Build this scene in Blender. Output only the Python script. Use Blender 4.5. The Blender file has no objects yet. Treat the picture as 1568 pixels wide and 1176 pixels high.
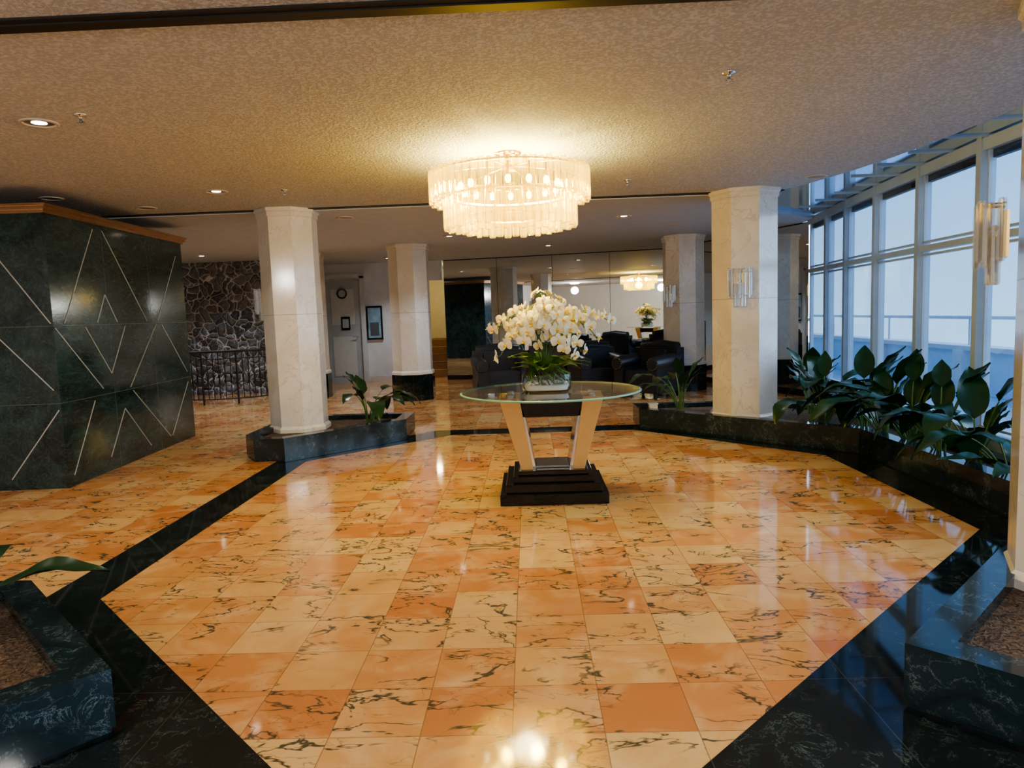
import bpy, bmesh, math, random
from mathutils import Vector, Matrix, noise
random.seed(7)
scene = bpy.context.scene
COL = scene.collection
pi = math.pi

# ---------------------------------------------------------------- node helpers
def newmat(name):
    m = bpy.data.materials.new(name); m.use_nodes = True
    nt = m.node_tree; nt.nodes.clear()
    out = nt.nodes.new('ShaderNodeOutputMaterial')
    return m, nt, out
def sock(nt, s, v):
    if isinstance(v, bpy.types.NodeSocket): nt.links.new(v, s)
    elif v is not None:
        try: s.default_value = v
        except Exception:
            s.default_value = (*v, 1) if len(v) == 3 else v
def node(nt, t, props=None, **inp):
    n = nt.nodes.new(t)
    for k, v in (props or {}).items(): setattr(n, k, v)
    for k, v in inp.items():
        k = k.replace('_', ' ')
        if k.startswith('i') and k[1:].isdigit(): s = n.inputs[int(k[1:])]
        else: s = n.inputs[k]
        sock(nt, s, v)
    return n
def c4(c): return (c[0], c[1], c[2], 1)
def M(nt, op, a, b=None, c=None):
    n = nt.nodes.new('ShaderNodeMath'); n.operation = op
    sock(nt, n.inputs[0], a)
    if b is not None: sock(nt, n.inputs[1], b)
    if c is not None: sock(nt, n.inputs[2], c)
    return n.outputs[0]
def mixc(nt, f, a, b):
    n = nt.nodes.new('ShaderNodeMix'); n.data_type = 'RGBA'
    sock(nt, n.inputs[0], f); sock(nt, n.inputs[6], a); sock(nt, n.inputs[7], b)
    return n.outputs[2]
def maprange(nt, v, a, b, c=0., d=1.):
    n = node(nt, 'ShaderNodeMapRange'); sock(nt, n.inputs[0], v)
    for i, x in enumerate((a, b, c, d)): n.inputs[i+1].default_value = x
    return n.outputs[0]
def pos(nt): return nt.nodes.new('ShaderNodeNewGeometry').outputs['Position']
def princ(nt, out, color, rough=.5, metal=0., **kw):
    p = nt.nodes.new('ShaderNodeBsdfPrincipled')
    sock(nt, p.inputs['Base Color'], c4(color) if isinstance(color, tuple) else color)
    sock(nt, p.inputs['Roughness'], rough); sock(nt, p.inputs['Metallic'], metal)
    for k, v in kw.items(): sock(nt, p.inputs[k.replace('_', ' ')], v)
    nt.links.new(p.outputs[0], out.inputs[0])
    return p
def simple(name, color, rough=.5, metal=0., var=.12, scale=6., bump=0., bscale=40., **kw):
    m, nt, out = newmat(name)
    nz = node(nt, 'ShaderNodeTexNoise', Vector=pos(nt), Scale=scale, Detail=3.)
    dark = tuple(x*(1-var) for x in color); lite = tuple(min(1, x*(1+var)) for x in color)
    col = mixc(nt, nz.outputs[0], c4(dark), c4(lite))
    p = princ(nt, out, col, rough, metal, **kw)
    if bump:
        n2 = node(nt, 'ShaderNodeTexNoise', Vector=pos(nt), Scale=bscale, Detail=3.)
        b = node(nt, 'ShaderNodeBump', Strength=1., Distance=bump, Height=n2.outputs[0])
        nt.links.new(b.outputs[0], p.inputs['Normal'])
    return m
def emis(name, color, s):
    m, nt, out = newmat(name)
    e = node(nt, 'ShaderNodeEmission', Color=c4(color), Strength=s)
    nt.links.new(e.outputs[0], out.inputs[0]); return m
def glassy(name, tint, rough=.02, f0=.05, emi=None, estr=0., diff=0., dcol=(1, 1, 1), edge=None):
    m, nt, out = newmat(name)
    gl = node(nt, 'ShaderNodeBsdfGlossy', Color=(1, 1, 1, 1), Roughness=rough)
    lw = node(nt, 'ShaderNodeLayerWeight', Blend=.5)
    tcol = c4(tint)
    if edge: tcol = mixc(nt, M(nt, 'POWER', lw.outputs['Facing'], 1.5), c4(tint), c4(edge))
    tr = node(nt, 'ShaderNodeBsdfTransparent', Color=tcol)
    p5 = M(nt, 'POWER', lw.outputs['Facing'], 5.)
    fr = M(nt, 'ADD', M(nt, 'MULTIPLY', p5, 1-f0), f0)
    sh = tr.outputs[0]
    if diff > 0:
        d = node(nt, 'ShaderNodeBsdfTranslucent', Color=c4(dcol))
        d2 = node(nt, 'ShaderNodeBsdfDiffuse', Color=c4(dcol))
        dm = nt.nodes.new('ShaderNodeMixShader'); dm.inputs[0].default_value = .5
        nt.links.new(d.outputs[0], dm.inputs[1]); nt.links.new(d2.outputs[0], dm.inputs[2])
        mx = nt.nodes.new('ShaderNodeMixShader'); mx.inputs[0].default_value = diff
        nt.links.new(sh, mx.inputs[1]); nt.links.new(dm.outputs[0], mx.inputs[2]); sh = mx.outputs[0]
    mx = nt.nodes.new('ShaderNodeMixShader')
    nt.links.new(fr, mx.inputs[0]); nt.links.new(sh, mx.inputs[1]); nt.links.new(gl.outputs[0], mx.inputs[2])
    sh = mx.outputs[0]
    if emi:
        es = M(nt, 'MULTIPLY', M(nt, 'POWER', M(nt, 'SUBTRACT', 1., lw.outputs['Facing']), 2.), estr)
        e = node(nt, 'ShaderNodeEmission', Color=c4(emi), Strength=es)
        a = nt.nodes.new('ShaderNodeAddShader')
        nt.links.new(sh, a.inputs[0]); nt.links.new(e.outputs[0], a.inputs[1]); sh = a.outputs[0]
    nt.links.new(sh, out.inputs[0]); return m

TILE = .3206
def tile_material():
    m, nt, out = newmat('peach_marble_tile')
    P = pos(nt)
    v = node(nt, 'ShaderNodeVectorMath', {'operation': 'SUBTRACT'}, i0=P, i1=(-.104, 2.64, 0)).outputs[0]
    v = node(nt, 'ShaderNodeVectorMath', {'operation': 'DIVIDE'}, i0=v, i1=(TILE, TILE, 1e6)).outputs[0]
    fl = node(nt, 'ShaderNodeVectorMath', {'operation': 'FLOOR'}, i0=v).outputs[0]
    fr = node(nt, 'ShaderNodeVectorMath', {'operation': 'FRACTION'}, i0=v).outputs[0]
    wn = node(nt, 'ShaderNodeTexWhiteNoise', {'noise_dimensions': '3D'}, Vector=fl)
    rnd = wn.outputs['Value']; rc = wn.outputs['Color']
    s = node(nt, 'ShaderNodeVectorMath', {'operation': 'SCALE'}, i0=rc); s.inputs['Scale'].default_value = 23.
    co = node(nt, 'ShaderNodeVectorMath', {'operation': 'ADD'}, i0=P, i1=s.outputs[0]).outputs[0]
    ramp = nt.nodes.new('ShaderNodeValToRGB'); e = ramp.color_ramp.elements
    e[0].position = 0; e[0].color = (.57, .225, .080, 1)
    e[1].position = 1; e[1].color = (.74, .49, .215, 1)
    x = e.new(.3); x.color = (.65, .305, .112, 1)
    x = e.new(.65); x.color = (.69, .385, .148, 1)
    nt.links.new(rnd, ramp.inputs[0])
    cl = node(nt, 'ShaderNodeTexNoise', Vector=co, Scale=4., Detail=5., Distortion=.8)
    col = mixc(nt, maprange(nt, cl.outputs[0], .48, .75, 0, .75), ramp.outputs[0], (.79, .55, .28, 1))
    col = mixc(nt, maprange(nt, cl.outputs[0], .45, .2, 0, .4), col, (.52, .20, .075, 1))
    mp = node(nt, 'ShaderNodeMapping', Vector=co); mp.inputs['Rotation'].default_value = (0, 0, .6); mp.inputs['Scale'].default_value = (.62, 1.35, 1)
    n1 = node(nt, 'ShaderNodeTexNoise', Vector=mp.outputs[0], Scale=3.6, Detail=4., Roughness=.58, Distortion=.5)
    a = M(nt, 'ABSOLUTE', M(nt, 'SUBTRACT', n1.outputs[0], .5))
    n3 = node(nt, 'ShaderNodeTexNoise', Vector=co, Scale=2.4, Detail=2.)
    msk = maprange(nt, n3.outputs[0], .42, .50)
    v1 = M(nt, 'MULTIPLY', maprange(nt, a, .004, .017, 1., 0.), msk)
    n2 = node(nt, 'ShaderNodeTexNoise', Vector=mp.outputs[0], Scale=8.5, Detail=4., Distortion=.6)
    a2 = M(nt, 'ABSOLUTE', M(nt, 'SUBTRACT', n2.outputs[0], .5))
    v2 = M(nt, 'MULTIPLY', maprange(nt, a2, .0, .014, .6, 0.), maprange(nt, n3.outputs[0], .49, .58))
    vein = M(nt, 'MAXIMUM', v1, v2)
    col = mixc(nt, M(nt, 'MULTIPLY', vein, .95), col, (.070, .068, .042, 1))
    sp = node(nt, 'ShaderNodeSeparateXYZ', Vector=fr)
    ex = M(nt, 'MINIMUM', sp.outputs[0], M(nt, 'SUBTRACT', 1., sp.outputs[0]))
    ey = M(nt, 'MINIMUM', sp.outputs[1], M(nt, 'SUBTRACT', 1., sp.outputs[1]))
    g = M(nt, 'LESS_THAN', M(nt, 'MINIMUM', ex, ey), .006)
    col = mixc(nt, M(nt, 'MULTIPLY', g, .7), col, (.24, .12, .05, 1))
    wv = node(nt, 'ShaderNodeTexNoise', Vector=P, Scale=1.5, Detail=1.)
    b = node(nt, 'ShaderNodeBump', Strength=.3, Distance=.004, Height=wv.outputs[0])
    princ(nt, out, col, .07, Normal=b.outputs[0])
    return m
def dark_marble(name, base, vein, scale=3., rough=.06, amt=.6, joints=True, spec=.5):
    m, nt, out = newmat(name); P = pos(nt)
    n0 = node(nt, 'ShaderNodeTexNoise', Vector=P, Scale=scale, Detail=8., Roughness=.65, Distortion=1.)
    n1 = node(nt, 'ShaderNodeTexNoise', Vector=P, Scale=scale*2.2, Detail=8., Roughness=.7, Distortion=.6)
    a = M(nt, 'ABSOLUTE', M(nt, 'SUBTRACT', n1.outputs[0], .5))
    v = M(nt, 'MULTIPLY', maprange(nt, a, 0., .014, 1., 0.), maprange(nt, n0.outputs[0], .45, .62, 0, amt))
    col = mixc(nt, maprange(nt, n0.outputs[0], .3, .75), c4(base), c4(tuple(b*2.6 for b in base)))
    col = mixc(nt, v, col, c4(vein))
    if joints:
        vv = node(nt, 'ShaderNodeVectorMath', {'operation': 'SUBTRACT'}, i0=P, i1=(-.104, 2.64, 0)).outputs[0]
        vv = node(nt, 'ShaderNodeVectorMath', {'operation': 'DIVIDE'}, i0=vv, i1=(TILE*2, TILE*2, 1e6)).outputs[0]
        fr = node(nt, 'ShaderNodeVectorMath', {'operation': 'FRACTION'}, i0=vv).outputs[0]
        sp = node(nt, 'ShaderNodeSeparateXYZ', Vector=fr)
        g = M(nt, 'LESS_THAN', M(nt, 'MINIMUM', sp.outputs[0], sp.outputs[1]), .006)
        col = mixc(nt, M(nt, 'MULTIPLY', g, .5), col, (.09, .09, .085, 1))
    princ(nt, out, col, rough)
    return m
def green_marble():
    m, nt, out = newmat('green_marble'); P = pos(nt)
    mp = node(nt, 'ShaderNodeMapping', Vector=P); mp.inputs['Rotation'].default_value = (.9, 0, 0); mp.inputs['Scale'].default_value = (1, .35, 1)
    n0 = node(nt, 'ShaderNodeTexNoise', Vector=mp.outputs[0], Scale=4., Detail=9., Roughness=.7, Distortion=.8)
    n1 = node(nt, 'ShaderNodeTexNoise', Vector=mp.outputs[0], Scale=9., Detail=6., Roughness=.6, Distortion=1.5)
    a = M(nt, 'ABSOLUTE', M(nt, 'SUBTRACT', n1.outputs[0], .5))
    v = maprange(nt, a, 0., .03, .3, 0.)
    col = mixc(nt, maprange(nt, n0.outputs[0], .36, .74), (.006, .014, .015, 1), (.038, .078, .074, 1))
    col = mixc(nt, v, col, (.11, .17, .16, 1))
    princ(nt, out, col, .12)
    return m
def column_marble():
    m, nt, out = newmat('cream_marble'); P = pos(nt)
    n0 = node(nt, 'ShaderNodeTexNoise', Vector=P, Scale=1.6, Detail=5., Distortion=1.5)
    n1 = node(nt, 'ShaderNodeTexNoise', Vector=P, Scale=2.2, Detail=6., Roughness=.6, Distortion=1.6)
    a = M(nt, 'ABSOLUTE', M(nt, 'SUBTRACT', n1.outputs[0], .5))
    v = M(nt, 'MULTIPLY', maprange(nt, a, 0., .02, .5, 0.), maprange(nt, n0.outputs[0], .42, .55))
    col = mixc(nt, maprange(nt, n0.outputs[0], .35, .7), (.70, .67, .61, 1), (.82, .81, .78, 1))
    col = mixc(nt, v, col, (.46, .42, .34, 1))
    z = node(nt, 'ShaderNodeSeparateXYZ', Vector=P).outputs[2]
    j = M(nt, 'LESS_THAN', M(nt, 'ABSOLUTE', M(nt, 'SUBTRACT', z, 1.52)), .004)
    col = mixc(nt, M(nt, 'MULTIPLY', j, .6), col, (.3, .26, .2, 1))
    princ(nt, out, col, .12)
    return m
def stucco():
    m, nt, out = newmat('stucco_ceiling'); P = pos(nt)
    n = node(nt, 'ShaderNodeTexNoise', Vector=P, Scale=52., Detail=2., Roughness=.5, Distortion=.3)
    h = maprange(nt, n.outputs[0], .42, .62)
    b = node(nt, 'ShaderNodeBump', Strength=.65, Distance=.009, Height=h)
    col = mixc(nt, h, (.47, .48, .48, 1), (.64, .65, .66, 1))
    princ(nt, out, col, .85, Normal=b.outputs[0]); return m
def stone_mat():
    m, nt, out = newmat('lava_rock'); P = pos(nt)
    nn = node(nt, 'ShaderNodeTexNoise', Vector=P, Scale=3., Detail=2.)
    vv = node(nt, 'ShaderNodeVectorMath', {'operation': 'MULTIPLY_ADD'}, i0=nn.outputs['Color'], i1=(.25, .25, .25), i2=P).outputs[0]
    vo = node(nt, 'ShaderNodeTexVoronoi', {'feature': 'DISTANCE_TO_EDGE'}, Vector=vv, Scale=5.5)
    vc = node(nt, 'ShaderNodeTexVoronoi', {'feature': 'F1'}, Vector=vv, Scale=5.5)
    sp = node(nt, 'ShaderNodeSeparateColor', Color=vc.outputs['Color'])
    n2 = node(nt, 'ShaderNodeTexNoise', Vector=P, Scale=30., Detail=4.)
    base = mixc(nt, sp.outputs[0], (.05, .055, .065, 1), (.22, .23, .25, 1))
    base = mixc(nt, maprange(nt, n2.outputs[0], .55, .8), base, (.45, .46, .48, 1))
    col = mixc(nt, maprange(nt, vo.outputs[0], .02, .05, 1, 0), base, (.6, .62, .66, 1))
    h = M(nt, 'ADD', maprange(nt, vo.outputs[0], 0, .25), M(nt, 'MULTIPLY', n2.outputs[0], .2))
    b = node(nt, 'ShaderNodeBump', Strength=.8, Distance=.05, Height=h)
    princ(nt, out, col, .6, Normal=b.outputs[0]); return m
def soil_mat():
    m, nt, out = newmat('bark_mulch'); P = pos(nt)
    n = node(nt, 'ShaderNodeTexNoise', Vector=P, Scale=45., Detail=5., Distortion=1.5)
    col = mixc(nt, maprange(nt, n.outputs[0], .35, .65), (.03, .018, .01, 1), (.25, .16, .10, 1))
    b = node(nt, 'ShaderNodeBump', Strength=1., Distance=.03, Height=n.outputs[0])
    princ(nt, out, col, .9, Normal=b.outputs[0]); return m
def leaf_mat(name, a, b_):
    m, nt, out = newmat(name)
    n = node(nt, 'ShaderNodeTexNoise', Vector=pos(nt), Scale=5., Detail=3.)
    princ(nt, out, mixc(nt, n.outputs[0], c4(a), c4(b_)), .28); return m

TILEM = tile_material()
BLACK = dark_marble('black_green_marble', (.006, .009, .009), (.20, .25, .23), 3.5, .05, .5)
PLANT_M = dark_marble('planter_marble', (.009, .017, .020), (.26, .33, .33), 4., .08, .7, joints=False)
GREEN = green_marble(); CREAM = column_marble(); STUC = stucco(); STONE = stone_mat(); SOIL = soil_mat()
INLAY = simple('brass_inlay', (.52, .54, .51), .35, .3)
COPPER = simple('copper_trim', (.58, .36, .21), .22, 1.)
BACKCEIL = simple('smooth_ceiling_paint', (.52, .57, .64), .6)
WHITE = simple('white_wall_paint', (.68, .72, .77), .6)
WARMW = simple('warm_wall_paint', (.64, .62, .58), .6)
YELLOWW = simple('stairwell_paint', (.8, .72, .48), .6)
DARK = simple('dark_slot', (.01, .01, .01), .5)
SEAM = simple('joint_line', (.10, .14, .12), .4)
MIRROR = simple('mirror_glass', (.78, .84, .86), .012, 1., var=.01)
SOFFIT = simple('polished_metal_soffit', (.58, .72, .86), .08, 1., var=.05)
FRAME = simple('window_frame_paint', (.42, .54, .66), .35)
PANE = glassy('window_glass', (.84, .92, 1.), .01, .10)
TGLASS = glassy('table_glass', (.88, .95, .91), .01, .06)
TEDGE = simple('glass_edge_green', (.25, .5, .42), .1)
VGLASS = glassy('vase_glass', (.92, .95, .95), .02, .06, edge=(.5, .6, .58))
LACQ = simple('black_lacquer', (.006, .006, .006), .06)
BEIGE = simple('beige_lacquer', (.66, .40, .15), .18, .1)
CHROME = simple('chrome', (.75, .76, .78), .12, 1.)
LEATHER = simple('black_leather', (.016, .019, .025), .33, bump=.003, bscale=60)
BRASS = simple('brass', (.75, .52, .2), .2, 1.)
IRON = simple('wrought_iron', (.02, .019, .019), .45)
LEAF = leaf_mat('plant_leaf', (.005, .028, .009), (.024, .080, .022))
LEAF2 = leaf_mat('orchid_leaf', (.06, .16, .03), (.20, .34, .07))
STEM = simple('plant_stem', (.10, .2, .05), .4)
PETAL = simple('orchid_petal', (.81, .76, .56), .5)
LIP = simple('orchid_lip', (.85, .55, .03), .5)
PEB = simple('white_pebble', (.7, .69, .65), .4)
ROOT = simple('moss_root', (.12, .08, .035), .9)
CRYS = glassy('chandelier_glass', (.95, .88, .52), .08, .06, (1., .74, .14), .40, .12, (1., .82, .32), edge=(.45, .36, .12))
CRYS2 = glassy('sconce_glass', (.90, .91, .92), .05, .12, (1., .85, .6), .03, .10, (1, .97, .92), edge=(.22, .22, .22))
BULB = emis('bulb_glow', (1., .86, .48), 14.)
DLGLOW = emis('downlight_glow', (1., .87, .65), 7.)
DLOFF = simple('downlight_reflector', (.35, .3, .25), .3, .8)
TRIMW = simple('downlight_trim', (.6, .55, .48), .4)
EXTW = simple('exterior_blue_wall', (.55, .74, .92), .7)
EXTG = simple('exterior_terrace', (.5, .6, .72), .8)

# ---------------------------------------------------------------- mesh builder
class MB:
    def __init__(s): s.v = []; s.f = []; s.m = []; s.s = []
    def add(s, vs, fs, mi=0, sm=False, T=None):
        o = len(s.v)
        s.v += [tuple(T @ Vector(v)) if T else tuple(v) for v in vs]
        for f in fs: s.f.append([o+i for i in f]); s.m.append(mi); s.s.append(sm)
    def box(s, c, d, mi=0, T=None, rz=0):
        x, y, z = (k/2 for k in d); R = Matrix.Rotation(rz, 4, 'Z')
        vs = [R @ Vector((a*x, b*y, e*z)) + Vector(c) for a in (-1, 1) for b in (-1, 1) for e in (-1, 1)]
        s.add(vs, [(0, 1, 3, 2), (4, 6, 7, 5), (0, 4, 5, 1), (2, 3, 7, 6), (0, 2, 6, 4), (1, 5, 7, 3)], mi, False, T)
    def loft(s, rings, mi=0, sm=False, cap=True, T=None):
        n = len(rings[0]); vs = [p for r in rings for p in r]; fs = []
        for k in range(len(rings)-1):
            for i in range(n):
                j = (i+1) % n
                fs.append((k*n+i, k*n+j, (k+1)*n+j, (k+1)*n+i))
        s.add(vs, fs, mi, sm, T)
        if cap:
            s.add(rings[0], [tuple(reversed(range(n)))], mi, False, T)
            s.add(rings[-1], [tuple(range(n))], mi, False, T)
    def prism(s, poly, z0, z1, mi=0, T=None):
        s.loft([[(x, y, z0) for x, y in poly], [(x, y, z1) for x, y in poly]], mi, T=T)
    def lathe(s, prof, c=(0, 0, 0), n=32, mi=0, sm=True, cap=True, T=None, ph=0, sc=(1, 1)):
        s.loft([[(c[0]+r*math.cos(ph+2*pi*i/n)*sc[0], c[1]+r*math.sin(ph+2*pi*i/n)*sc[1], c[2]+z) for i in range(n)] for r, z in prof], mi, sm, cap, T)
    def tube(s, pts, r, n=8, mi=0, T=None, sm=True):
        pts = [Vector(p) for p in pts]; rings = []
        for i, p in enumerate(pts):
            d = (pts[min(i+1, len(pts)-1)]-pts[max(i-1, 0)]).normalized()
            up = Vector((0, 0, 1)) if abs(d.z) < .95 else Vector((1, 0, 0))
            a = d.cross(up).normalized(); b = a.cross(d)
            rr = r[i] if isinstance(r, (list, tuple)) else r
            rings.append([p+a*rr*math.cos(2*pi*k/n)+b*rr*math.sin(2*pi*k/n) for k in range(n)])
        s.loft(rings, mi, sm, True, T)
    def sphere(s, c, r, n=10, mi=0, sc=(1, 1, 1)):
        k = n//2+1
        rings = [[(c[0]+r*sc[0]*math.sin(pi*j/k)*math.cos(2*pi*i/n), c[1]+r*sc[1]*math.sin(pi*j/k)*math.sin(2*pi*i/n), c[2]-r*sc[2]*math.cos(pi*j/k)) for i in range(n)] for j in range(1, k)]
        s.loft(rings, mi, True, True)
    def obj(s, name, mats, bevel=0, T=None, segs=2, parent=None):
        me = bpy.data.meshes.new(name); me.from_pydata(s.v, [], s.f)
        for m in mats: me.materials.append(m)
        for p, mi, sm in zip(me.polygons, s.m, s.s): p.material_index = mi; p.use_smooth = sm
        bm = bmesh.new(); bm.from_mesh(me); bmesh.ops.recalc_face_normals(bm, faces=bm.faces); bm.to_mesh(me); bm.free()
        me.update()
        o = bpy.data.objects.new(name, me); COL.objects.link(o)
        if T: o.matrix_world = T
        if parent: o.parent = parent
        if bevel:
            b = o.modifiers.new('bevel', 'BEVEL'); b.width = bevel; b.segments = segs; b.limit_method = 'ANGLE'
        return o
def offset_poly(poly, d):
    n = len(poly); res = []
    for i in range(n):
        p0 = Vector(poly[i-1]); p1 = Vector(poly[i]); p2 = Vector(poly[(i+1) % n])
        e1 = (p1-p0).normalized(); e2 = (p2-p1).normalized()
        n1 = Vector((-e1.y, e1.x)); n2 = Vector((-e2.y, e2.x))
        b = (n1+n2).normalized(); k = d/max(.3, b.dot(n1))
        q = p1+b*k; res.append((q.x, q.y))
    return res
def area(poly): return sum(poly[i-1][0]*poly[i][1]-poly[i][0]*poly[i-1][1] for i in range(len(poly)))/2
def add_light(name, kind, loc, energy, color, parent=None, size=.1, rot=None, spot=1.6, blend=.6):
    l = bpy.data.lights.new(name, kind); l.energy = energy; l.color = color
    if kind in ('POINT', 'SPOT'): l.shadow_soft_size = size
    if kind == 'SPOT': l.spot_size = spot; l.spot_blend = blend
    o = bpy.data.objects.new(name, l); COL.objects.link(o); o.location = loc
    if rot: o.rotation_euler = rot
    if parent: o.parent = parent
    return o

H = 2.70; HB = 2.68
# ---------------------------------------------------------------- floor
b = MB(); b.prism([(-9, -4), (4.4, -4), (4.4, 19), (-9, 19)], -.1, 0); b.obj('floor', [TILEM])
inner = [(-2.348, 3.62), (-2.348, 7.17), (-.99, 8.5), (1.22, 8.5), (2.781, 6.72), (2.781, 4.40), (.15, 1.77), (-.5, 1.77)]
outer = [(-2.67, 3.3), (-2.67, 7.4), (-1.2, 8.87), (1.5, 8.87), (3.3, 7.1), (3.62, 4.0), (3.62, -.5), (-2.9, -.5)]
b = MB()
for i in range(8):
    j = (i+1) % 8
    q = [inner[i], inner[j], outer[j], outer[i]]
    if area(q) < 0: q = q[::-1]
    b.prism(q, -.01, .002)
b.obj('floor_border', [BLACK])

# ---------------------------------------------------------------- ceiling
edge = [(3.32, -4), (3.32, 5.2), (3.31, 5.8), (3.25, 6.5), (3.15, 7.1), (3.02, 7.6), (2.86, 8.06)]
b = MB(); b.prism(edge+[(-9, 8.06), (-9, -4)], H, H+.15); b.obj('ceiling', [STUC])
b = MB(); b.prism([(2.86, 8.13), (2.95, 8.9), (3.3, 9.8), (4.25, 10.7), (4.35, 19), (-9, 19), (-9, 8.13)], HB, HB+.15); b.obj('ceiling_back', [BACKCEIL])
b = MB(); b.box((-3, 8.09, H+.04), (11.7, .11, .1)); b.obj('slit_shade_bar', [DARK])  # black bar set into the open ceiling slit to stand for its shade
b = MB(); b.box((-4.0, 3.0, H-.003), (10, .13, .012)); b.box((-4.0, 2.985, H-.010), (10, .02, .012)); b.obj('trim_2', [DARK])
win = [(3.8, -4), (3.8, -2.6), (3.76, -1.2), (3.73, .1), (3.7, 1.3), (3.7, 2.5), (3.7, 3.7), (3.71, 4.9), (3.75, 6.0), (3.85, 7.1), (3.96, 8.2), (4.07, 9.2), (4.2, 10.1), (4.3, 11.)]
b = MB()
poly = edge+[(2.86, 8.13), (2.95, 8.9), (3.3, 9.8), (4.25, 10.7)]+[(x+.1, y) for x, y in reversed(win[:-1])]
b.prism(poly, H+.03, H+.12)
for k in range(14):
    y = 2.6+k*.55
    b.box((3.66 if y < 8 else 3.95, y, H+.025), (.6 if y < 8 else .6, .02, .02), 1)
b.obj('ceiling_soffit', [SOFFIT, FRAME])

# ---------------------------------------------------------------- windows
for i in range(len(win)-1):
    a = Vector(win[i]); c = Vector(win[i+1]); d = c-a; L = d.length; ang = math.atan2(d.y, d.x)
    T = Matrix.Translation((a.x, a.y, 0)) @ Matrix.Rotation(ang, 4, 'Z')
    b = MB()
    b.box((0, 0, H/2+.02), (.075, .12, H+.04), 0)
    b.box((L/2, 0, H-.03), (L, .1, .1), 0)
    b.box((L/2, 0, 1.93), (L, .08, .055), 0)
    b.box((L/2, 0, .17), (L, .1, .34), 0)
    for fx in (.075, L-.075): b.box((fx, 0, 1.5), (.022, .05, 2.4), 0)
    for zz in (1.87, 1.99, .38): b.box((L/2, 0, zz), (L-.1, .05, .02), 0)
    b.box((L/2, -.03, 2.60), (L-.12, .05, .09), 2)
    for z0, z1 in ((.33, 1.9), (1.95, 2.66)):
        b.add([(.03, 0, z0), (L-.03, 0, z0), (L-.03, 0, z1), (.03, 0, z1)], [(0, 1, 2, 3)], 1)
    b.obj('window_%d' % (i+1), [FRAME, PANE, DARK], T=T)
# exterior : low terrace parapet, ground
b = MB(); b.box((7.2, 4, .25), (.2, 60, .7)); b.box((7.2, 4, .63), (.35, 60, .08), 1)
for k in range(22): b.box((7.05, -22+k*2.6, .25), (.12, .25, .7), 1)
for k in range(22): b.tube([(7.2, -22+k*2.6, .66), (7.2, -22+k*2.6, 1.12)], .025, 8, 1)
b.tube([(7.2, -25, 1.12), (7.2, 33, 1.12)], .03, 8, 1)
b.obj('exterior_parapet_wall', [EXTW, WHITE], bevel=.01)
b = MB(); b.box((9.4, 4, -.15), (10, 60, .1)); b.obj('exterior_ground', [EXTG])

# ---------------------------------------------------------------- green marble wall block (stops below the ceiling)
b = MB()
b.prism([(-6.9, 6.25), (-4.4, 6.25), (-4.4, 9.05), (-6.9, 9.05)], 0, 2.47, 0)
for k, (z0, z1, e) in enumerate([(2.47, 2.50, .02), (2.50, 2.53, .045), (2.53, 2.55, .06)]):
    b.prism([(-6.9, 6.25-e), (-4.4+e, 6.25-e), (-4.4+e, 9.05+e), (-6.9, 9.05+e)], z0, z1, 1)
X = -4.4
def strip(s0, z0, s1, z1, w=.009):
    dx, dz = s1-s0, z1-z0; L = math.hypot(dx, dz); nx, nz = -dz/L*w/2, dx/L*w/2
    pts = [(s0-nx, z0-nz), (s1-nx, z1-nz), (s1+nx, z1+nz), (s0+nx, z0+nz)]
    b.loft([[(X-.001, 6.25+s, z) for s, z in pts], [(X+.004, 6.25+s, z) for s, z in pts]], 3)
def strip2(s0, z0, s1, z1, w=.009):
    dx, dz = s1-s0, z1-z0; L = math.hypot(dx, dz); nx, nz = -dz/L*w/2, dx/L*w/2
    pts = [(s0-nx, z0-nz), (s1-nx, z1-nz), (s1+nx, z1+nz), (s0+nx, z0+nz)]
    b.loft([[(X-s, 6.251, z) for s, z in pts], [(X-s, 6.246, z) for s, z in pts]], 3)
for q in [(.17, 1.50, .78, 2.42), (.95, 2.42, 1.75, 1.50), (2.0, 1.5, 2.62, 2.3), (.72, 1.5, .90, 1.78), (.90, 1.78, 1.10, 1.5),
          (0.02, 1.46, .72, .84), (.50, 1.46, .90, .98), (.90, .98, 1.25, 1.46), (1.25, .80, 1.95, 1.46), (2.1, 1.46, 2.7, .85),
          (.1, .1, .55, .74), (.75, .14, 1.1, .59), (1.1, .59, 1.6, .1), (1.3, .76, 2.1, .12), (2.15, .12, 2.7, .72)]: strip(*q)
for q in [(.02, 1.5, .5, 2.2), (.05, .9, .5, 1.4), (.02, .72, .5, .1), (.6, 1.5, 1.2, 2.4)]: strip2(*q)
for z in (.78, 1.48): b.box((X-.0005, 7.65, z), (.004, 2.8, .004), 4); b.box((-5.65, 6.249, z), (2.5, .004, .004), 4)
for s in (.93, 1.86): b.box((X-.0005, 6.25+s, 1.23), (.004, .003, 2.45), 4)
Tg = Matrix.Translation((-4.4, 9.05, 0)) @ Matrix.Rotation(.055, 4, 'Z') @ Matrix.Translation((4.4, -9.05, 0))
b.obj('wall_green_marble', [GREEN, COPPER, STUC, INLAY, SEAM], T=Tg)

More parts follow.
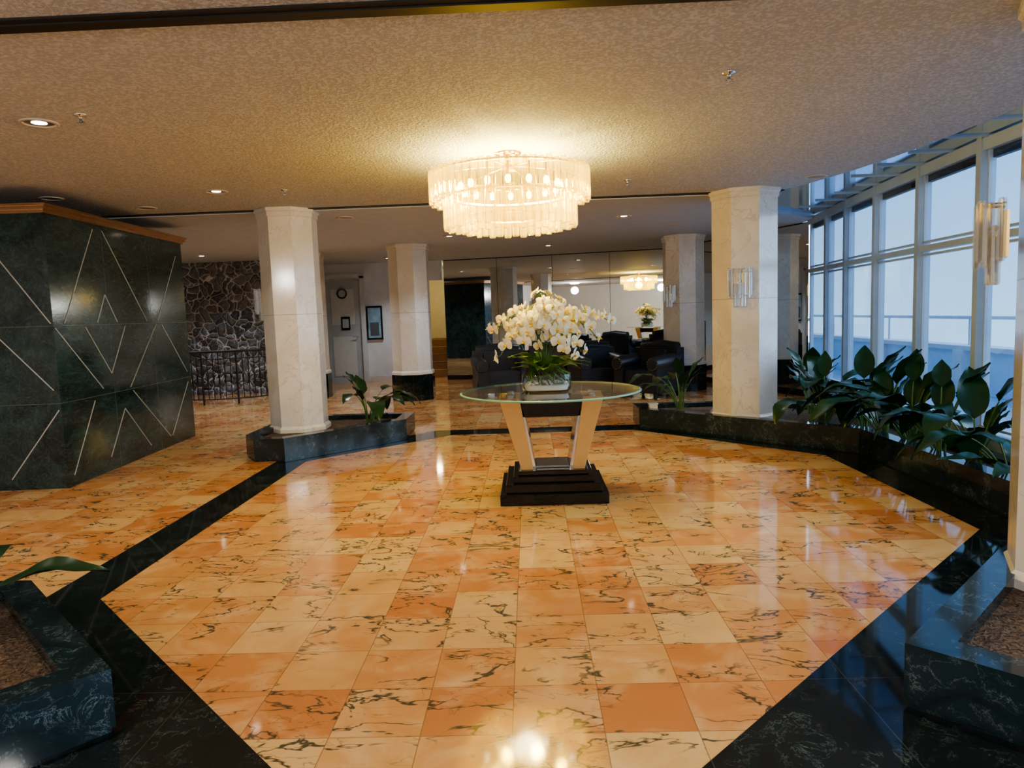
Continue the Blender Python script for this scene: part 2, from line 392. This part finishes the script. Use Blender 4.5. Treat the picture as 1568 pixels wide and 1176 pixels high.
# ---------------------------------------------------------------- other walls
def wall(name, p, q, z0, z1, m, th=.1):
    d = (Vector(q)-Vector(p)); n = Vector((-d.y, d.x)).normalized()*th
    b = MB(); pl = [p, q, (q[0]+n.x, q[1]+n.y), (p[0]+n.x, p[1]+n.y)]
    if area(pl) < 0: pl = pl[::-1]
    b.prism(pl, z0, z1); return b.obj(name, [m])
wall('wall_front', (4.0, -4), (-9, -4), 0, H+.1, WARMW, .1)
wall('wall_left_front', (-7.1, 9.0), (-7.1, -4), 0, H+.1, WARMW, -.1)
wall('wall_left_back', (-9, 9), (-9, 19), 0, H+.1, WHITE, .1)
wall('wall_left_side', (-7.1, 9.1), (-9, 9.1), 0, H+.1, GREEN, -.1)
wall('wall_back', (-9, 16.1), (-2.75, 16.1), 0, HB+.05, WHITE, .1)
wall('wall_back_lintel', (-2.75, 16.1), (-1.93, 16.1), 2.25, HB+.05, WHITE, .1)
wall('wall_stairwell', (-3.4, 19.05), (-1.2, 19.05), 0, HB+.05, YELLOWW, .1)
wall('wall_stairwell_side', (-1.85, 16.2), (-1.85, 18.95), 0, HB+.05, YELLOWW, -.06)
wall('wall_stairwell_left', (-2.85, 16.2), (-2.85, 18.95), 0, HB+.05, YELLOWW, .06)
wall('baseboard_back', (-4.9, 16.08), (-2.75, 16.08), 0, .12, WARMW, .02)
b = MB()
for k in range(5): b.box((-2.35, 16.9+k*.27, .085+.17*k), (.9, .27, .17+.0), 0); b.box((-2.35, 16.78+k*.27, .165+.17*k), (.92, .03, .02), 1)
b.box((-2.35, 18.4, .43), (.9, .75, .86), 0)
b.obj('staircase', [simple('stair_carpet', (.25, .14, .07), .9), BRASS])
add_light('stairwell_lamp', 'POINT', (-2.35, 17.2, 2.3), 9, (1, .82, .5))

# mirror wall
def mirror(name, p, q, n):
    P = Vector(p); Q = Vector(q); d = Q-P; L = d.length; ang = math.atan2(d.y, d.x)
    T = Matrix.Translation((P.x, P.y, 0)) @ Matrix.Rotation(ang, 4, 'Z'); b = MB()
    w = L/n
    for k in range(n): b.box((w*(k+.5), 0, HB/2), (w-.008, .02, HB-.04), 0)
    b.box((L/2, .04, HB/2), (L, .04, HB), 1)
    b.box((L/2, -.015, .05), (L, .02, .1), 1)
    b.obj(name, [MIRROR, DARK], T=T)
mirror('wall_mirror', (-1.88, 16.0), (2.95, 15.0), 4)
mirror('wall_mirror_side', (2.95, 15.0), (4.3, 11.05), 4)

# stone wall
b = MB(); nx, nz = 120, 60; vs = []
for j in range(nz+1):
    for i in range(nx+1):
        x = -8.95+i*(4.15/nx); z = j*(HB/nz)
        d = noise.voronoi(Vector((x*3, 0, z*3.2)))[0]
        h = min(.09, (d[1]-d[0])*.16)+.02*noise.noise(Vector((x*5, 1, z*5)))
        vs.append((x, 14.35-h, z))
b.add(vs, [(j*(nx+1)+i, j*(nx+1)+i+1, (j+1)*(nx+1)+i+1, (j+1)*(nx+1)+i) for j in range(nz) for i in range(nx)], 0, True)
b.box((-6.9, 14.5, HB/2), (4.2, .25, HB), 0)
b.obj('wall_stone', [STONE])

# door
b = MB()
b.box((-4.2, 16.07, 1.15), (.80, .05, 2.3), 0)
b.box((-4.66, 16.05, 1.2), (.1, .1, 2.4), 1); b.box((-3.74, 16.05, 1.2), (.1, .1, 2.4), 1); b.box((-4.2, 16.05, 2.40), (1.02, .1, .1), 1)
b.box((-4.2, 16.04, 1.72), (.52, .012, .8), 1); b.box((-4.2, 16.04, .6), (.52, .012, .9), 1)
Ty = Matrix.Translation((-4.2, 16.03, 2.02)) @ Matrix.Rotation(pi/2, 4, 'X')
b.lathe([(.12, 0), (.12, .015)], n=24, mi=2, T=Ty); b.lathe([(.08, .014), (.08, .02)], n=24, mi=0, T=Ty)
b.box((-4.15, 16.028, 1.35), (.2, .01, .3), 3); b.box((-4.15, 16.022, 1.35), (.14, .006, .2), 0)
b.tube([(-3.88, 16.04, 1.05), (-3.88, 15.97, 1.05), (-4.0, 15.97, 1.05)], .012, mi=2)
b.obj('door_1', [simple('door_paint', (.42, .50, .58), .5), simple('door_frame', (.60, .66, .72), .5), CHROME, LACQ])
b = MB(); b.box((-3.5, 16.07, 1.34), (.36, .04, .76), 0); b.box((-3.5, 16.048, 1.34), (.29, .01, .68), 1); b.box((-3.5, 16.042, 1.2), (.2, .006, .3), 2)
b.obj('framed_poster', [LACQ, simple('poster_print', (.25, .42, .55), .4, var=.6, scale=9), simple('poster_figure', (.10, .12, .14), .5)])

# ---------------------------------------------------------------- columns
def octo(a, x, y, z, rot=0):
    R = a/math.cos(pi/8)
    return [(x+R*math.cos(rot+pi/8+i*pi/4), y+R*math.sin(rot+pi/8+i*pi/4), z) for i in range(8)]
def column(name, x, y, a, z0, z1, rot=0, base=None):
    b = MB()
    if base:
        b.loft([octo(a*1.08, x, y, 0, rot), octo(a*1.08, x, y, base, rot)], 1); z0 = base
    prof = [(a*1.08, z0), (a*1.08, z0+.04), (a*1.03, z0+.06), (a*1.0, z0+.07), (a, z1-.10), (a*1.04, z1-.09), (a*1.04, z1-.05), (a*1.09, z1-.035), (a*1.09, z1)]
    b.loft([octo(r, x, y, z, rot) for r, z in prof], 0)
    return b.obj(name, [CREAM, BLACK])
PH = .24
column('marble_column', -2.73, 8.2, .305, PH-.055, H, .05)
column('marble_column', 2.43, 8.12, .345, PH-.055, H, -.25)
column('marble_column', 2.46, 3.03, .34, PH-.055, H, .3)
column('marble_column', -2.07, 12.45, .33, 0, HB, 0, .45)
column('marble_column', 2.72, 12.6, .33, 0, HB, 0, .45)
column('marble_column', -4.1, 13.2, .3, 0, HB, 0, .45)

# ---------------------------------------------------------------- planters
def planter(name, poly, h=PH, rim=.13):
    if area(poly) < 0: poly = poly[::-1]
    inn = offset_poly(poly, rim); b = MB(); n = len(poly)
    kick = offset_poly(poly, .012)
    def ring(p, z): return [(x, y, z) for x, y in p]
    b.loft([ring(kick, 0), ring(kick, .02), ring(poly, .021), ring(poly, h), ring(inn, h), ring(inn, h-.06)], 0, cap=False)
    b.add(ring(inn, h-.055), [tuple(range(n))], 1)
    return b.obj(name, [PLANT_M, SOIL])
planter('marble_planter', [(-1.53, 2.38), (-2.46, 3.28), (-3.1, 3.28), (-3.4, 2.9), (-2.25, 1.62)])
planter('marble_planter', [(1.293, 2.44), (2.2, 3.347), (2.75, 3.8), (3.5, 3.6), (3.5, 2.4), (2.3, 1.43)])
planter('marble_planter', [(-2.9, 7.2), (-2.58, 7.2), (-1.5, 8.33), (-1.5, 8.95), (-3.1, 8.95), (-3.1, 7.5)])
planter('marble_planter', [(1.3, 8.58), (3.12, 6.78), (3.12, 4.35), (3.60, 4.35), (3.62, 6.0), (3.72, 7.1), (3.6, 8.3), (2.9, 9.1), (1.3, 9.1)])

# ---------------------------------------------------------------- chandelier
CX, CY = -.12, 5.70
b = MB()
def star(r1, r2, n=6):
    return [((r1 if k % 2 == 0 else r2), 2*pi*k/(2*n)) for k in range(2*n)]
def glass_tube(b, x, y, z0, z1, r=.027, mi=0, ph=0):
    rings = []
    for z, f in ((z0, .75), (z0+.012, 1), (z1-.012, 1), (z1, .8)):
        rings.append([(x+rr*f*math.cos(a+ph), y+rr*f*math.sin(a+ph), z) for rr, a in star(r, r*.6, 4)])
    b.loft(rings, mi, False, True)
for R, n, z0, z1 in [(.605, 60, 2.315, 2.565), (.50, 50, 2.12, 2.38), (.36, 34, 2.09, 2.22)]:
    for k in range(n):
        a = 2*pi*k/n; dz = .012*(k % 2)
        glass_tube(b, CX+R*math.cos(a), CY+R*math.sin(a), z0-dz, z1-dz, 2*pi*R/n*.46, 0, a)
def ringbar(b, R, z, w, h, mi, n=48):
    b.loft([[(CX+r*math.cos(2*pi*i/n), CY+r*math.sin(2*pi*i/n), zz) for i in range(n)] for r, zz in [(R-w, z), (R+w, z), (R+w, z+h), (R-w, z+h), (R-w, z)]], mi, False, False)
ringbar(b, .575, 2.535, .008, .015, 1); ringbar(b, .47, 2.36, .008, .015, 1); ringbar(b, .34, 2.20, .008, .012, 1)
for k in range(6):
    a = k*pi/3+.2; c, s_ = math.cos(a), math.sin(a)
    b.tube([(CX, CY, 2.60), (CX+.3*c, CY+.3*s_, 2.58), (CX+.575*c, CY+.575*s_, 2.54)], .006, 6, 1)
    b.tube([(CX+.45*c, CY+.45*s_, 2.56), (CX+.47*c, CY+.47*s_, 2.36)], .005, 6, 1)
    b.tube([(CX+.3*c, CY+.3*s_, 2.57), (CX+.34*c, CY+.34*s_, 2.2)], .005, 6, 1)
b.lathe([(.10, 2.70), (.10, 2.685), (.06, 2.67), (.015, 2.66), (.015, 2.59), (.05, 2.58), (.05, 2.56)], (CX, CY, 0), 24, 1)
for k in range(16):
    a = k*pi/8; b.sphere((CX+.40*math.cos(a), CY+.40*math.sin(a), 2.43), .024, 8, 2, (1, 1, 1.5))
    b.tube([(CX+.40*math.cos(a), CY+.40*math.sin(a), 2.46), (CX+.40*math.cos(a), CY+.40*math.sin(a), 2.56)], .01, 6, 1)
ch = b.obj('crystal_chandelier', [CRYS, BRASS, BULB])
for k in range(6):
    a = k*pi/3+.26
    add_light('bulb_light', 'POINT', (CX+.28*math.cos(a), CY+.28*math.sin(a), 2.45), 15, (1., .76, .20), ch, .05)
add_light('bulb_light', 'POINT', (CX, CY, 2.25), 13, (1., .80, .38), ch, .12)

# ---------------------------------------------------------------- sconces
def sconce(x, y, z, ang, sc=1.):
    b = MB(); T = Matrix.Translation((x, y, z)) @ Matrix.Rotation(ang, 4, 'Z')
    def tb(px, py, z0, z1, r):
        rings = []
        for zz, f in ((z0, .7), (z0+.01, 1), (z1-.01, 1), (z1, .8)):
            rings.append([(px+rr*f*math.cos(a), py+rr*f*math.sin(a), zz) for rr, a in star(r, r*.55, 4)])
        b.loft(rings, 0, False, True, T)
    for k in range(7):
        a = -pi/2+pi*k/6
        tb(.015+.085*sc*math.cos(a), .10*sc*math.sin(a), -.10*sc-.025*(k % 2), .17*sc-.015*(k % 2), .018*sc)
    for k in range(4):
        a = -pi/2+pi*(k+.5)/4
        tb(.01+.045*sc*math.cos(a), .05*sc*math.sin(a), -.20*sc, .02*sc, .017*sc)
    b.box((-.0, 0, .02), (.03, .14*sc, .2*sc), 1, T)
    b.tube([(.0+.075*sc*math.cos(-pi/2+pi*k/12), .09*sc*math.sin(-pi/2+pi*k/12), .15*sc) for k in range(13)], .004, 6, 1, T)
    b.tube([(0, 0, .14*sc), (.07*sc, 0, .15*sc)], .006, 6, 1, T)
    b.sphere(tuple(T @ Vector((.035*sc, 0, .05))), .016*sc, 8, 2)
    return b.obj('crystal_wall_sconce', [CRYS2, BRASS, PEB])
sconce(2.11, 3.235, 1.70, 2.62, 1.0)
sconce(2.29, 7.78, 1.66, -1.95, 1.15)
sconce(-3.05, 8.19, 1.66, pi, 1.0)
sconce(2.40, 12.2, 1.66, -2.2, 1.0)

# ---------------------------------------------------------------- downlights
def downlight(x, y, lit, z=H, r=.085, e=22, c=(1., .90, .77)):
    b = MB()
    b.lathe([(r*1.25, -.001), (r*1.25, -.008), (r, -.010), (r*.96, -.002)], (x, y, z), 28, 0, cap=False)
    b.lathe([(r*.97, -.0035), (r*.5, -.0025)], (x, y, z), 28, 2, cap=False)
    b.lathe([(r*.5, -.0045), (.001, -.0045)], (x, y, z), 20, 1, cap=False)
    o = b.obj('recessed_downlight', [TRIMW, DLGLOW if lit else DLOFF, DLOFF])
    if lit: add_light('spot', 'SPOT', (x, y, z-.03), e, c, o, .04, spot=2.1, blend=.8)
for x, y, l in [(-2.93, 4.37, 1), (-2.93, 6.82, 1), (-4.03, 7.6, 0), (-4.54, 6.84, 0), (-4.75, 4.8, 1), (-2.2, 8.75, 0), (2.9, 7.3, 0), (.15, 2.2, 0), (-4.9, 2.2, 1), (-2.9, 1.4, 1), (-5.6, 3.7, 0), (1.9, 1.2, 1)]:
    if y > 8.06: downlight(x, y, l, HB)
    else: downlight(x, y, l)
cw = (.93, .95, 1.)
for x, y, l in [(-3.4, 9.6, 1), (-5.2, 10.3, 1), (-3.6, 12.0, 1), (-5.9, 12.9, 1), (-.9, 10.2, 0), (1.3, 9.6, 1), (.4, 13.4, 1), (-2.9, 14.9, 1), (2.2, 10.8, 0), (-7.2, 12.0, 1), (-1.0, 14.2, 0), (-1.2, 11.2, 1)]:
    downlight(x, y, l, HB, e=46, c=cw)
for x, y in [(1.12, 4.0), (-2.6, 4.25), (-2.3, 6.9), (1.0, 7.1)]:
    b = MB(); b.lathe([(.035, 0), (.035, -.006), (.01, -.01), (.008, -.035), (.02, -.038), (.02, -.041)], (x, y, H), 16, 0)
    for k in range(6): b.box((x+.018*math.cos(k), y+.018*math.sin(k), H-.045), (.01, .004, .004), 0, rz=k)
    b.obj('fire_sprinkler', [CHROME])

# ---------------------------------------------------------------- table
TX, TY_ = .15, 5.62; TH = .825
Tt = Matrix.Translation((TX, TY_, 0))
b = MB()
for w, z0, z1 in [(.82, .002, .085), (.73, .085, .15), (.62, .15, .20), (.54, .20, .235)]:
    b.box((0, 0, (z0+z1)/2), (w, w*.95, z1-z0), 0)
for sgn in (-1, 1):
    def sec(xo, xi, z, y0, y1): return [(sgn*xo, y0, z), (sgn*xi, y0, z), (sgn*xi, y1, z), (sgn*xo, y1, z)]
    b.loft([sec(.245, .155, .235, -.2, .2), sec(.405, .245, TH-.03, -.2, .2)], 1)
    b.loft([sec(.158, .128, .235, -.17, .17), sec(.248, .215, .70, -.17, .17)], 2)
    b.lathe([(.03, TH-.03), (.03, TH-.008)], (sgn*.32, -.12, 0), 16, 2); b.lathe([(.03, TH-.03), (.03, TH-.008)], (sgn*.32, .12, 0), 16, 2)
b.box((0, 0, .71), (.50, .34, .14), 3)
b.box((0, 0, .245), (.26, .3, .02), 2)
tb = b.obj('pedestal_table', [LACQ, BEIGE, CHROME, simple('dark_walnut', (.02, .01, .006), .12)], bevel=.004, T=Tt)
b = MB(); b.lathe([(.705, TH-.008), (.72, TH-.004), (.72, TH+.004), (.705, TH+.008)], (TX, TY_, 0), 96, 1, cap=False)
b.lathe([(.705, TH+.008), (.0005, TH+.008)], (TX, TY_, 0), 96, 0, cap=False)
gt = b.obj('glass_top', [TGLASS, TEDGE]); gt.parent = tb; gt.matrix_parent_inverse = Tt.inverted()

# ---------------------------------------------------------------- orchids
ox, oy, oz = TX-.03, TY_-.03, TH+.0095
b = MB()
def rsq(a, z, n=32):
    out = []
    for i in range(n):
        t = 2*pi*i/n; c, s_ = math.cos(t), math.sin(t)
        k = (abs(c)**5+abs(s_)**5)**(-1/5)
        out.append((ox+a*k*c, oy+a*k*s_, z))
    return out
b.loft([rsq(.17, oz), rsq(.19, oz+.02), rsq(.195, oz+.10), rsq(.19, oz+.135)], 0, True, False)
b.loft([rsq(.17, oz), rsq(.165, oz+.012)], 0, True, True)
b.loft([rsq(.165, oz+.014), rsq(.175, oz+.05), rsq(.15, oz+.055)], 3, True, True)
for k in range(110):
    b.sphere((ox+random.uniform(-.155, .155), oy+random.uniform(-.155, .155), oz+.055+random.random()*.025), random.uniform(.012, .02), 6, 3, (1, 1, .7))
for k in range(46):
    a = random.random()*2*pi; r0 = random.uniform(.02, .1); r1 = random.uniform(.14, .2)
    b.tube([(ox+r0*math.cos(a), oy+r0*math.sin(a), oz+.09), (ox+(r0+r1)/2*math.cos(a), oy+(r0+r1)/2*math.sin(a), oz+random.uniform(.13, .21)), (ox+r1*math.cos(a+.4), oy+r1*math.sin(a+.4), oz+random.uniform(.06, .13))], .006, 5, 4 if k % 2 else 5)
def blade(b, base, az, L, w, rise, droop, mi, nseg=9, fold=.18, stem=0., smi=None):
    d = Vector((math.cos(az), math.sin(az), 0)); side = Vector((-d.y, d.x, 0)); base = Vector(base)
    tot = stem+L
    N_ = nseg+6 if stem else nseg
    p = base.copy(); st = tot/N_; path = [p.copy()]; tang = []
    for i in range(N_):
        u = (i+.5)/N_
        ang = rise-(rise+droop)*(u**1.6)
        t = d*math.cos(ang)+Vector((0, 0, math.sin(ang)))
        p = p+t*st; path.append(p.copy()); tang.append(t)
    tang.append(tang[-1])
    k0 = int(round(stem/tot*N_)) if stem else 0
    if stem: b.tube(path[:k0+1], [.008-.003*i/max(1, k0) for i in range(k0+1)], 6, smi)
    vs = []; m = N_-k0
    for i in range(m+1):
        u = i/m; wd = w*(math.sin(pi*min(1, u**.75))**.8 if 0 < u < 1 else 0)*.5+.001
        q = path[k0+i]; t = tang[k0+i]; up = side.cross(t).normalized()*-1
        if up.z < 0: up = -up
        vs += [q-side*wd+up*wd*fold*2+up*.01*math.sin(u*14), q-side*wd*.5+up*wd*fold*.6, q, q+side*wd*.5+up*wd*fold*.6, q+side*wd+up*wd*fold*2+up*.01*math.cos(u*12)]
    fs = [(i*5+j, i*5+j+1, (i+1)*5+j+1, (i+1)*5+j) for i in range(m) for j in range(4)]
    b.add(vs, fs, mi, True)
for k in range(24):
    a = 2*pi*k/24+random.uniform(-.15, .15)
    blade(b, (ox+.03*math.cos(a), oy+.03*math.sin(a), oz+.13), a, random.uniform(.24, .36), random.uniform(.08, .11), random.uniform(.5, 1.2), random.uniform(.1, .8), 5)
def flower(b, c, nrm, r, roll):
    n = Vector(nrm).normalized(); up = Vector((0, 0, 1)); sx = up.cross(n)
    sx = sx.normalized() if sx.length > 1e-3 else Vector((1, 0, 0)); uy = n.cross(sx)
    R = Matrix((sx, uy, n)).transposed() @ Matrix.Rotation(roll, 3, 'Z'); c = Vector(c)
    def petal(ang, L, W, mi, lift=.12, off=0):
        K = 9
        dirv = Vector((math.cos(ang), math.sin(ang), 0)); sv = Vector((-dirv.y, dirv.x, 0))
        rim = []
        for i in range(K):
            t = -pi*.86+2*pi*.86*i/(K-1)
            x = L*(.55+.45*math.cos(t)); y = W*.5*math.sin(t)
            rim.append(dirv*x+sv*y+Vector((0, 0, off+L*lift*(x/L)**2*1.2-.1*L*abs(math.sin(t)))))
        mid = dirv*L*.55+Vector((0, 0, off+.07*L))
        vs = [mid, Vector((0, 0, off))]+rim
        fs = [(0, 1, 2)]+[(0, i+2, i+3) for i in range(K-1)]+[(0, K+1, 1)]
        b.add([c+R @ v for v in vs], fs, mi, True)
    for a in (pi/2, pi/2+2*pi/3, pi/2-2*pi/3): petal(a, r, r*.62, 1, .05, -.003)
    for a in (.12, pi-.12): petal(a, r*1.05, r*1.05, 1, .15, .003)
    petal(-pi/2, r*.42, r*.36, 2, .8, .008)
    b.sphere(tuple(c+R @ Vector((0, -.004, .012))), r*.18, 6, 2)
sprays = [
 (0, .50, .60, .45, 11), (20, .34, .66, .40, 9), (335, .30, .58, .22, 10), (180, .42, .52, .40, 11), (205, .38, .50, .22, 11), (160, .32, .62, .45, 9),
 (255, .22, .62, .42, 10), (285, .20, .68, .50, 10), (100, .15, .72, .66, 8), (60, .22, .70, .55, 8), (230, .30, .56, .30, 10), (310, .28, .50, .20, 10), (130, .25, .64, .5, 8), (270, .12, .60, .3, 9), (190, .26, .60, .34, 8), (345, .40, .56, .34, 8)]
for az, reach, ap, en, nf in sprays:
    a = math.radians(az); d = Vector((math.cos(a), math.sin(a), 0)); P0 = Vector((ox, oy, oz+.08))
    ap *= .95
    P1 = P0+d*reach*.15+Vector((0, 0, ap*.8)); P2 = P0+d*reach*.55+Vector((0, 0, ap*1.12)); P3 = P0+d*reach+Vector((0, 0, en))
    def bz(t): return P0*(1-t)**3+P1*3*t*(1-t)**2+P2*3*t*t*(1-t)+P3*t**3
    b.tube([bz(i/14) for i in range(15)], .004, 5, 6)
    for k in range(nf):
        t = .40+.60*k/(nf-1); p = bz(t)
        side = Vector((-d.y, d.x, 0))*(1 if k % 2 else -1)
        q = p+side*random.uniform(.025, .05)+Vector((0, 0, random.uniform(-.03, .03)))
        out = (q-Vector((ox, oy, oz+.35))); out.z *= .4
        nr = out.normalized()*.9+side*.4+Vector((random.uniform(-.3, .3), random.uniform(-.75, .0), random.uniform(-.2, .25)))
        q2 = q+nr.normalized()*.02
        b.tube([p, q, q2], .0025, 4, 6)
        flower(b, q2, nr, random.uniform(.05, .064), random.uniform(-.3, .3))
b.obj('orchid_arrangement', [VGLASS, PETAL, LIP, PEB, ROOT, LEAF2, STEM])

# ---------------------------------------------------------------- leafy plants
def plant(x, y, n, h, seed, z=PH-.06, wide=1., avoid=()):
    """avoid: list of (azimuth, factor) directions in which leaves are shortened"""
    random.seed(seed); b = MB()
    for k in range(n):
        a = 2*pi*k/n*1.618*2+random.uniform(-.3, .3)
        f = 1.
        for az, fa in avoid:
            cc = math.cos(a-az)
            if cc > .2: f = min(f, 1-(1-fa)*min(1, (cc-.2)/.5))
        L = h*random.uniform(.6, .85)*(.5+.5*f); st = h*random.uniform(.45, .95)
        rise = random.uniform(1.0, 1.4); droop = random.uniform(.5, 1.5)
        if f < .8: rise = 1.5; droop = -.6
        blade(b, (x+.03*math.cos(a), y+.03*math.sin(a), z), a, L, L*random.uniform(.40, .50)*wide, rise, droop, 0, 12, .10, st, 1)
    return b.obj('peace_lily_plant', [LEAF, STEM])
plant(-1.98, 8.5, 12, .56, 3, avoid=[(pi, .2)])
plant(1.85, 8.82, 13, .58, 4, avoid=[(-.9, .2)])
for i, (x, y, n, h, av) in enumerate([(3.12, 7.62, 15, .60, [(pi-.4, .1)]), (2.98, 7.26, 16, .60, [(2.4, .1)]), (3.26, 7.0, 16, .64, [(0, .2)]), (3.26, 6.6, 17, .66, [(0, .1)]), (3.27, 6.15, 17, .66, [(0, .1)]), (3.27, 5.7, 16, .64, [(0, .1)]), (3.27, 5.25, 16, .62, [(0, .1)]), (3.27, 4.85, 14, .56, [(0, .1)]), (3.2, 8.15, 12, .58, [(pi, .1), (0, .2)])]):
    plant(x, y, n, h, 20+i, avoid=av)
def placed(x, y, specs, z=PH-.06):
    b = MB()
    for az, L, w, rise, droop, st in specs: blade(b, (x, y, z), az, L, w, rise, droop, 0, 12, .10, st, 1)
    return b.obj('peace_lily_plant', [LEAF, STEM])
placed(3.22, 4.50, [(pi-.02, .55, .20, .75, .30, .18), (pi+.5, .42, .16, .9, .6, .2), (pi+1.1, .36, .15, 1.2, .9, .25), (pi-.8, .4, .15, 1.3, .8, .3), (-.9, .22, .12, 1.4, .6, .3), (1.4, .3, .13, 1.4, .6, .4)])
placed(-2.55, 2.86, [(.22, .52, .20, .72, .45, .22), (-.5, .3, .12, 1.1, .8, .2), (1.5, .36, .15, 1.0, .5, .22), (2.6, .35, .13, 1.2, .5, .28), (3.6, .3, .13, 1.2, .5, .28), (4.6, .3, .12, 1.3, .6, .2)])

b = MB(); b.box((0, 0, .04), (.1, .1, .06), 0); b.box((0, 0, .072), (.12, .12, .01), 0); b.box((0, 0, .008), (.03, .03, .05), 1)
b.obj('planter_uplight', [simple('uplight_white', (.85, .88, .9), .3), IRON], bevel=.003, T=Matrix.Translation((1.50, 8.76, PH-.035)))

# ---------------------------------------------------------------- club chairs
def club(name, x, y, w, rot):
    T = Matrix.Translation((x, y, 0)) @ Matrix.Rotation(rot, 4, 'Z')
    b = MB(); D = .86
    b.box((0, .02, .20), (w-.06, D-.1, .2), 0)
    b.box((0, D/2-.12, .50), (w-.1, .2, .60), 0)
    n = 2 if w > 1.2 else 1; sw = (w-.42)/n
    for k in range(n): b.box((-(w-.42)/2+sw*(k+.5), -.07, .375), (sw-.012, D-.3, .17), 0)
    for k in range(n): b.box((-(w-.42)/2+sw*(k+.5), .17, .60), (sw-.02, .14, .34), 0)
    for s_ in (-1, 1):
        b.box((s_*(w/2-.13), -.0, .33), (.17, D-.04, .42), 0)
        ax = s_*(w/2-.12)
        b.tube([(ax, -D/2+.0, .57), (ax, -D/2+.03, .57), (ax, D/2-.2, .60), (ax, D/2-.1, .66)], [.10, .115, .12, .11], 18, 0)
        b.tube([(ax, -D/2-.006, .57), (ax, -D/2+.01, .57)], .055, 16, 0)
        for k in range(14):
            t = 2*pi*k/14; b.sphere((ax+.09*math.cos(t), -D/2-.004, .57+.09*math.sin(t)), .008, 5, 1)
        for yy in (-D/2+.1, D/2-.12): b.lathe([(.018, 0), (.03, .06), (.035, .11)], (s_*(w/2-.13), yy, 0), 12, 2)
    b.tube([(-w/2+.12, D/2-.1, .80), (0, D/2-.09, .83), (w/2-.12, D/2-.1, .80)], [.09, .095, .09], 18, 0)
    return b.obj(name, [LEATHER, BRASS, LACQ], bevel=.035, T=T, segs=3)
club('leather_armchair', -.52, 12.4, 1.0, .2)
club('leather_armchair', 1.15, 12.3, .92, .25)
club('leather_armchair', 1.95, 11.7, .92, -.75)
club('leather_armchair', .4, 14.2, .95, pi)

# ---------------------------------------------------------------- iron railing
b = MB()
pc = Vector((-5.75, 13.6)); pts = []
for k in range(25):
    a = math.radians(205+k*5.0); pts.append((pc.x+1.15*math.cos(a), pc.y+1.15*math.sin(a)))
b.tube([(x, y, .95) for x, y in pts], .022, 8, 0); b.tube([(x, y, .82) for x, y in pts], .01, 6, 0); b.tube([(x, y, .10) for x, y in pts], .012, 6, 0)
for k, (x, y) in enumerate(pts):
    b.tube([(x, y, 0 if k % 6 == 0 else .1), (x, y, .95)], .018 if k % 6 == 0 else .008, 6, 0)
    if k < 24:
        x2, y2 = pts[k+1]; mx, my = (x+x2)/2, (y+y2)/2; dx, dy = (x2-x)*.42, (y2-y)*.42
        b.tube([(mx+dx*math.cos(t*pi/6), my+dy*math.cos(t*pi/6), .46+.13*math.sin(t*pi/6)) for t in range(13)], .006, 5, 0)
b.obj('iron_railing', [IRON])

# ---------------------------------------------------------------- world & camera
w = bpy.data.worlds.new('world'); scene.world = w; w.use_nodes = True
nt = w.node_tree; bg = nt.nodes['Background']
tc = nt.nodes.new('ShaderNodeTexCoord'); sp = nt.nodes.new('ShaderNodeSeparateXYZ'); nt.links.new(tc.outputs['Generated'], sp.inputs[0])
skyc = mixc(nt, maprange(nt, sp.outputs[2], -.12, .35), (.46, .74, 1., 1), (.17, .37, .70, 1))
nt.links.new(skyc, bg.inputs[0]); bg.inputs[1].default_value = .95
sun = bpy.data.lights.new('daylight_sun', 'SUN'); sun.energy = 2.6; sun.angle = math.radians(70); sun.color = (.68, .83, 1.)
so = bpy.data.objects.new('daylight_sun', sun); COL.objects.link(so)
so.rotation_euler = Vector((.92, -.1, .38)).to_track_quat('Z', 'Y').to_euler()
for x, y in [(-1., -1.5), (1.8, -.5), (-4.5, 0.)]:  # unseen lamps added behind the camera as soft fill for the room
    b = MB(); b.lathe([(.22, 0), (.22, -.03), (.18, -.06), (.001, -.07)], (x, y, H), 28, 0); o = b.obj('unseen_fill_lamp', [DLGLOW])
    add_light('fill_light', 'POINT', (x, y, H-.35), 62, (1., .96, .90), o, .15)

cam = bpy.data.cameras.new('camera'); co = bpy.data.objects.new('camera', cam); COL.objects.link(co)
cam.sensor_width = 36; cam.lens = 36*1086/1568; cam.clip_end = 200; cam.clip_start = .05
R = Matrix.Rotation(math.radians(1.55), 4, 'Z') @ Matrix.Rotation(math.radians(90-5.7), 4, 'X') @ Matrix.Rotation(math.radians(-2.0), 4, 'Z')
co.matrix_world = Matrix.Translation((0, 0, 1.45)) @ R
scene.camera = co
scene.view_settings.view_transform = 'AgX'
try: scene.view_settings.look = 'AgX - Medium High Contrast'
except Exception: pass
scene.view_settings.exposure = 0.85
